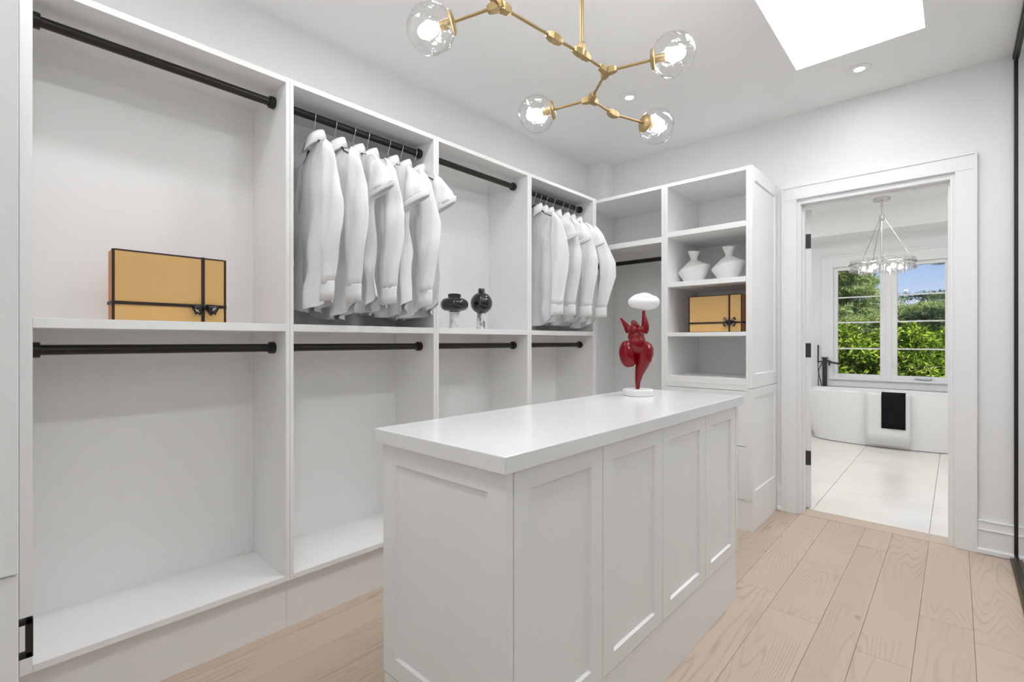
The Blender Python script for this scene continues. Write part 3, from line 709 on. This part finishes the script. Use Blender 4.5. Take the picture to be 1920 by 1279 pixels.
# ------------------------------------------------------------------ bathroom
BX0, BX1, BY0, BY1 = -2.2, .75, YB + .14, 7.42
fb = struct('floor_bathroom', bx(BX0 - .1, BX1 + .1, 3.911, BY1 + .1, -.12, -.008), M['grout'])
xs = [-.12 + .62 * i for i in range(-4, 3)]; yy = [3.912, 4.56, 5.78, 7.0, 7.42]
for a, b_ in zip(xs[:-1], xs[1:]):
    a, b_ = max(a, BX0), min(b_, BX1)
    if b_ - a < .03: continue
    for c, d in zip(yy[:-1], yy[1:]): bx(a + .002, b_ - .002, c + .002, d - .002, -.008, 0).build('tile', M['tile'], fb, bevel=.001)
struct('wall_bathroom_left', bx(BX0 - .1, BX0, BY0, BY1 + .14, 0, 2.85), M['wall'])
struct('wall_bathroom_right', bx(BX1, BX1 + .1, YB, BY1 + .14, 0, 2.85), M['wall'])
WX0, WX1, WZ0, WZ1 = -1.165, -.045, .715, 2.125
struct('wall_bathroom_back', MB().box(BX0, WX0, BY1, BY1 + .14, 0, 2.85).box(WX1, BX1, BY1, BY1 + .14, 0, 2.85).box(WX0, WX1, BY1, BY1 + .14, 0, WZ0).box(WX0, WX1, BY1, BY1 + .14, WZ1, 2.85), M['wall'])
struct('ceiling_bathroom', bx(BX0 - .1, BX1 + .1, YB, BY1 + .14, 2.75, 2.87), M['ceil'])
struct('trim_3', bx(BX0, BX1, 7.0, BY1, 2.47, 2.75), M['ceil'])
# window
wd = rootstruct('window_1', (WX0, BY1, WZ0))
yw0, yw1 = BY1 + .015, BY1 + .075
for a in ((-1.165, -1.123, WZ0, WZ1), (-.685, -.520, WZ0, WZ1), (-.090, -.045, WZ0, WZ1), (-1.123, -.685, WZ0, .762), (-1.123, -.685, 2.082, WZ1), (-.520, -.090, WZ0, .762), (-.520, -.090, 2.082, WZ1)):
    bx(a[0], a[1], yw0, yw1, a[2], a[3]).build('frame', M['trimw'], wd, bevel=.003)
bx(-.627, -.578, yw0 - .008, yw0, WZ0, WZ1).build('mullion', M['trimw'], wd, bevel=.002)
for a, b_ in ((-1.123, -.685), (-.520, -.090)):
    bx(a, b_, BY1 + .045, BY1 + .051, .762, 2.082).build('pane', M['pane'], wd)
    for z in (1.083, 1.415, 1.735): bx(a, b_, BY1 + .033, BY1 + .043, z - .008, z + .008).build('muntin', M['trimw'], wd, bevel=.001)
MB().box(-.36, -.20, yw0 - .02, yw0, .728, .742).box(-.30, -.22, yw0 - .045, yw0 - .02, .722, .734).build('crank_handle', M['alu'], wd, bevel=.003)
bx(-.552, -.540, yw0 - .02, yw0, .86, .96).build('lock_lever', M['trimw'], wd, bevel=.003)
wt = rootstruct('trim_4', (WX0, BY1, WZ0))
for a in ((-1.295, -1.165, .60, 2.255), (-.045, .085, .60, 2.255), (-1.165, -.045, 2.125, 2.255), (-1.165, -.045, .60, .690)):
    bx(a[0], a[1], BY1 - .02, BY1, a[2], a[3]).build('casing', M['trimw'], wt, bevel=.003)
bx(-1.31, .10, BY1 - .03, BY1, 2.255, 2.275).build('casing', M['trimw'], wt, bevel=.003)
bx(-1.20, -.01, BY1 - .05, BY1 + .015, .690, .714).build('sill', M['trimw'], wt, bevel=.003)

# tub
TC = (-.60, 7.005)
t = thing('bathtub', 'white oval freestanding bathtub below the bathroom window', 'bathtub', (TC[0], TC[1], 0))
def oval(a, b_, z, n=64, e=2.6):
    out = []
    for j in range(n):
        q = 2 * math.pi * j / n; c_, s_ = math.cos(q), math.sin(q)
        out.append((TC[0] + a * math.copysign(abs(c_) ** (2 / e), c_), TC[1] + b_ * math.copysign(abs(s_) ** (2 / e), s_), z))
    return out
RT = .600
MB().loops([oval(.66, .270, .001), oval(.69, .285, .01), oval(.735, .303, .15), oval(.785, .322, .32), oval(.835, .338, .50), oval(.862, .348, RT - .012), oval(.864, .348, RT - .003), oval(.858, .344, RT),
            oval(.830, .322, RT), oval(.822, .316, RT - .006), oval(.77, .29, .40), oval(.66, .25, .20), oval(.54, .20, .14), oval(.02, .01, .13)]).build('shell', M['tub'], t, smooth='auto')
def drape(name, label, x0, x1, off, zin, zout, m):
    k = MB(); rows = []; n = 10
    prof = [(6.72 - off + .0, zin)]
    path = [(6.700 + off * .0, RT - .10 + zin)]
    yo = 6.656 - off
    pr = [(6.692, RT + zin), (6.690, RT + off * .6), (6.682, RT + off), (6.668, RT + off + .001), (6.660 - off * .4, RT + off - .002), (yo - .002, RT - .012), (yo - .002, RT - .05)] + [(yo - .003, RT - .05 - (RT - .05 - zout) * f) for f in (.25, .5, .75, 1)]
    for i in range(n + 1):
        x = x0 + (x1 - x0) * i / n
        rows.append([(x, y - .0025 * math.sin(i * 1.3 + z * 9) * (1 if z < RT - .06 else 0) - .0025, z) for y, z in pr])
    o = k.loops(rows, False, False).build(name, m, None, smooth=True)
    so = o.modifiers.new('solid', 'SOLIDIFY'); so.thickness = .006; so.offset = 0
    return tag(o, label, 'towel')
drape('towel', 'white towel draped over the bathtub rim', -.738, -.352, .008, -.05, .045, M['towel_w'])
drape('towel', 'black towel lying over the white towel on the bathtub', -.600, -.394, .018, -.05, .228, M['towel_b'])

# tub filler
t = thing('tub_filler', 'black freestanding tub faucet with hand shower behind the bathtub', 'faucet', (-1.285, 7.30, 0))
fx, fy = -1.255, 7.385
MB().lathe([(.002, 0), (.045, 0), (.045, .008), (.002, .010)], (fx, fy, 0), 24).build('base', M['rubber'], t, smooth='auto')
bx(fx - .025, fx + .025, fy - .02, fy + .015, .008, .955).build('column', M['rubber'], t, bevel=.003)
MB().tube([(fx, fy - .01, .93), (fx + .09, fy - .06, .905), (fx + .18, fy - .15, .895)], .013, 12).build('spout', M['rubber'], t, smooth='auto')
bx(fx + .05, fx + .068, fy - .06, fy - .03, .865, .935).build('lever', M['rubber'], t, bevel=.002)
bx(fx - .035, fx + .035, fy - .025, fy + .015, .955, .970).build('cap', M['rubber'], t, bevel=.002)
MB().box(fx - .075, fx - .025, fy - .012, fy + .004, .905, .920).build('bracket', M['rubber'], t, bevel=.002)
MB().tube([(fx - .075, fy - .004, .895), (fx - .072, fy - .004, 1.13)], [.008, .009], 12).build('hand_shower', M['rubber'], t, smooth='auto')
MB().tube([(fx - .075, fy - .004, .895), (fx - .070, fy - .01, .78), (fx - .035, fy - .02, .62), (fx - .03, fy - .02, .45), (fx - .07, fy - .015, .62), (fx - .066, fy - .01, .80), (fx - .03, fy - .0, .90)], .005, 8).build('hose', M['rubber'], t, smooth=True)

# bathroom chandelier
BC = Vector((-.600, 6.68, 2.75))
t = thing('crystal_chandelier', 'nickel ring chandelier with glass crystals hanging above the bathtub', 'chandelier', BC)
MB().lathe([(.002, -.001), (.075, -.001), (.078, -.006), (.075, -.028), (.02, -.032)], BC, 36).build('canopy', M['nickel'], t, smooth='auto')
for i in range(5):
    z = 2.715 - i * .028; rr_ = .011; pts = []
    for a in range(0, 360, 30):
        c_, s_ = math.cos(R(a)) * rr_, math.sin(R(a)) * .018
        pts.append((BC.x + (c_ if i % 2 else 0), BC.y + (0 if i % 2 else c_), z - .012 + s_))
    MB().tube(pts + [pts[0]], .0028, 6, False).build('chain_link', M['nickel'], t, smooth=True)
MB().lathe([(.004, 0), (.022, -.004), (.022, -.04), (.026, -.044), (.026, -.055), (.010, -.07), (.008, -.075)], (BC.x, BC.y, 2.575), 24).build('hub', M['nickel'], t, smooth='auto')
MB().tube([(BC.x, BC.y, 2.50), (BC.x, BC.y, 2.05)], .009, 12).build('stem', M['nickel'], t, smooth='auto')
RRad = .285; RZ = 2.035
for i in range(3):
    a = R(20 + 120 * i); MB().tube([(BC.x + .02 * math.cos(a), BC.y + .02 * math.sin(a), 2.535), (BC.x + RRad * math.cos(a), BC.y + RRad * math.sin(a), RZ + .012)], .0045, 8).build('rod', M['nickel'], t, smooth='auto')
    MB().tube([(BC.x, BC.y, RZ + .03), (BC.x + RRad * math.cos(a), BC.y + RRad * math.sin(a), RZ + .008)], .0045, 8).build('spoke', M['nickel'], t, smooth='auto')
MB().lathe([(RRad - .016, -.004), (RRad + .018, -.004), (RRad + .018, .004), (RRad - .016, .004), (RRad - .016, -.004)], (BC.x, BC.y, RZ), 64, False).build('ring', M['nickel'], t, smooth='auto')
for tier, (rr_, nn_, zt, hh) in enumerate(((RRad, 34, RZ - .005, .075), (RRad - .09, 22, RZ - .02, .095), (RRad - .01, 34, RZ + .045, .040))):
    for i in range(nn_):
        a = 2 * math.pi * (i + .5 * tier) / nn_; c_ = (BC.x + rr_ * math.cos(a), BC.y + rr_ * math.sin(a), zt)
        MB().lathe([(.004, 0), (.021, -.012), (.023, -hh * .6), (.011, -hh), (.002, -hh - .003)], c_, 6).build('crystal', M['crystal'], t)
for i in range(6):
    a = R(60 * i + 12); c_ = (BC.x + .16 * math.cos(a), BC.y + .16 * math.sin(a), RZ - .02)
    MB().lathe([(.004, 0), (.013, -.006), (.017, -.025), (.014, -.045), (.003, -.055)], c_, 14).build('bulb', M['bulb2'], t, smooth=True)
for i, (x, y) in enumerate(((-.6, 4.7), (-1.6, 5.6), (.3, 5.6))):  # unseen lamps added to brighten the bathroom beyond the doorway
    downlight(['added unseen ceiling lamp in the bathroom just past the doorway', 'added unseen ceiling lamp on the left of the bathroom', 'added unseen ceiling lamp on the right of the bathroom'][i], x, y, POT_W * 1.4, 2.75)

# ------------------------------------------------------------------ garden beyond the window
struct('ground', bx(-25, 20, 8.2, 45, -3.3, -3.2), M['grass'])
rng = np.random.default_rng(5)
def leaves(name, P, D, ln, wd, m, parent):
    """one diamond blade per point: P centres, D directions"""
    n = len(P); D = D / np.linalg.norm(D, axis=1)[:, None]
    q = rng.normal(size=(n, 3)); S_ = np.cross(D, q); S_ /= np.linalg.norm(S_, axis=1)[:, None]
    Nn = np.cross(D, S_)
    l_ = ln * rng.uniform(.6, 1.25, n)[:, None]; w_ = wd * rng.uniform(.7, 1.2, n)[:, None]
    v = np.stack([P - D * l_ / 2, P + S_ * w_ / 2 + Nn * w_ * .15, P + D * l_ / 2, P - S_ * w_ / 2 + Nn * w_ * .15], 1).reshape(-1, 3)
    off = np.array(parent.location)
    me = bpy.data.meshes.new(name); f = np.arange(n * 4).reshape(n, 4)
    me.from_pydata((v - off).tolist(), [], f.tolist()); me.materials.append(m)
    o = bpy.data.objects.new(name, me); COL.objects.link(o); o.parent = parent; o['kind'] = 'stuff'
    return o
def broadleaf(label, c, r, m, nclump, per, ln, wd, seed):
    t = thing('broadleaf_tree', label, 'tree', (c[0], c[1], -3.2), 0, 'trees beyond the bathroom window')
    rr = np.random.default_rng(seed); P = []; D = []
    for _ in range(nclump):
        d = rr.normal(size=3); d /= np.linalg.norm(d); q = np.array(c) + np.array(r) * d * rr.uniform(.6, 1.0)
        n = per; e = rr.normal(size=(n, 3)); e /= np.linalg.norm(e, axis=1)[:, None]; e[:, 2] = e[:, 2] * .75 + .12
        P.append(q + e * rr.uniform(.08, .25, (n, 1))); D.append(e + rr.normal(size=(n, 3)) * .5 + np.array([0, -.15, -.25]))
    leaves('foliage', np.concatenate(P), np.concatenate(D), ln, wd, m, t)
    MB().tube([(c[0], c[1], -3.2), (c[0] + .05, c[1], -1.6), (c[0], c[1] + .05, c[2])], [.13, .10, .05], 10).build('trunk', M['bark'], t, smooth=True)
    for i in range(7):
        a = i * 2.4; MB().tube([(c[0] + .03, c[1], -1.2 + i * .15), (c[0] + r[0] * .7 * math.cos(a), c[1] + r[1] * .7 * math.sin(a), c[2] + .25)], [.04, .012], 7).build('branch', M['bark'], t, smooth=True)
broadleaf('bright green leafy tree behind the left window sash', (-1.55, 10.4, .35), (.80, .7, 1.05), M['leaf'], 190, 70, .110, .040, 1)
broadleaf('bright green leafy tree behind the right window sash', (-.45, 10.6, .35), (.85, .7, 1.10), M['leaf'], 210, 70, .105, .038, 2)
broadleaf('green leafy tree at the right edge of the window view', (.75, 11.2, .20), (.8, .7, 1.15), M['leaf2'], 130, 60, .08, .034, 3)
broadleaf('green leafy tree at the left edge of the window view', (-2.9, 11.0, .10), (.9, .7, 1.15), M['leaf2'], 130, 60, .08, .034, 4)
def conifer(label, base, top, brs, m, seed, ln=.10, wd=.012, tuft=26, group='trees beyond the bathroom window'):
    t = thing('conifer_tree', label, 'tree', (base[0], base[1], -3.2), 0, group)
    MB().tube([(base[0], base[1], -3.2), (base[0] + .05, base[1], 0), (base[0], base[1], top)], [.20, .14, .03], 10).build('trunk', M['bark'], t, smooth=True)
    rr = np.random.default_rng(seed); P = []; D = []
    for (z, dx, dy, up, ntw) in brs:
        a = Vector((base[0], base[1], z)); b_ = a + Vector((dx, dy, up)); mid = a.lerp(b_, .5) + Vector((0, 0, .10))
        MB().tube([a, mid, b_], [.035, .022, .006], 6).build('branch', M['bark'], t, smooth=True)
        L_ = (b_ - a).length; side = Vector((-dy, dx, 0)).normalized()
        for _ in range(ntw):
            f = rr.uniform(.15, 1.0); p = a.lerp(mid, f * 2) if f < .5 else mid.lerp(b_, f * 2 - 1)
            s = rr.uniform(-1, 1); tw = side * s * (.20 + .25 * (1 - abs(f - .5))) + Vector((dx, dy, 0)).normalized() * .12 + Vector((0, 0, rr.uniform(-.06, .10)))
            for g in np.linspace(.15, 1, 5):
                q = np.array(p + tw * g); e = rr.normal(size=(tuft // 5 + 1, 3)); e /= np.linalg.norm(e, axis=1)[:, None]; e += np.array(tw.normalized()) * .6
                P.append(q + e * ln * .4); D.append(e)
    leaves('needles', np.concatenate(P), np.concatenate(D), ln, wd, m, t)
rb = random.Random(9)
br = []
for i in range(170):
    a = rb.uniform(0, 6.28); z = rb.uniform(.3, 3.5); r_ = rb.uniform(.8, 1.7) * (1 - .1 * z); br.append((z, r_ * math.cos(a), r_ * math.sin(a) * .8, rb.uniform(.1, .45), 34))
conifer('pale green pine tree behind the left window sash', (-2.25, 13.6), 5.6, br, M['pine'], 11, .12, .014, 26)
br = [(2.85, -.95, -.3, .02, 40), (2.95, -.7, -.5, .05, 40), (3.1, -.6, -.1, .05, 36), (2.02, -1.55, -.3, .14, 26), (1.95, -1.0, -.6, .12, 36)]
for i in range(34):
    a = math.pi + rb.uniform(-.9, .9); z = rb.uniform(.9, 1.72); r_ = rb.uniform(.8, 1.75); br.append((z, r_ * math.cos(a), r_ * math.sin(a) * .7, rb.uniform(-.05, .12), 42))
for i in range(12):
    a = rb.uniform(-1.2, 1.2); z = rb.uniform(.8, 4.4); r_ = rb.uniform(.7, 1.5); br.append((z, r_ * math.cos(a), r_ * math.sin(a), rb.uniform(-.05, .12), 40))
br2 = []
for i in range(60):
    a = rb.uniform(0, 6.28); z = rb.uniform(-.6, 2.0); r_ = rb.uniform(.8, 1.7); br2.append((z, r_ * math.cos(a), r_ * math.sin(a) * .8, rb.uniform(0, .25), 34))
conifer('green spruce tree low behind the cedar and the pine', (-1.1, 17.5), 2.2, br2, M['pine'], 13, .13, .016, 26)
conifer('dark green cedar tree with level branches behind the right window sash', (.62, 14.2), 5.4, br, M['cedar'], 12, .11, .014, 26)
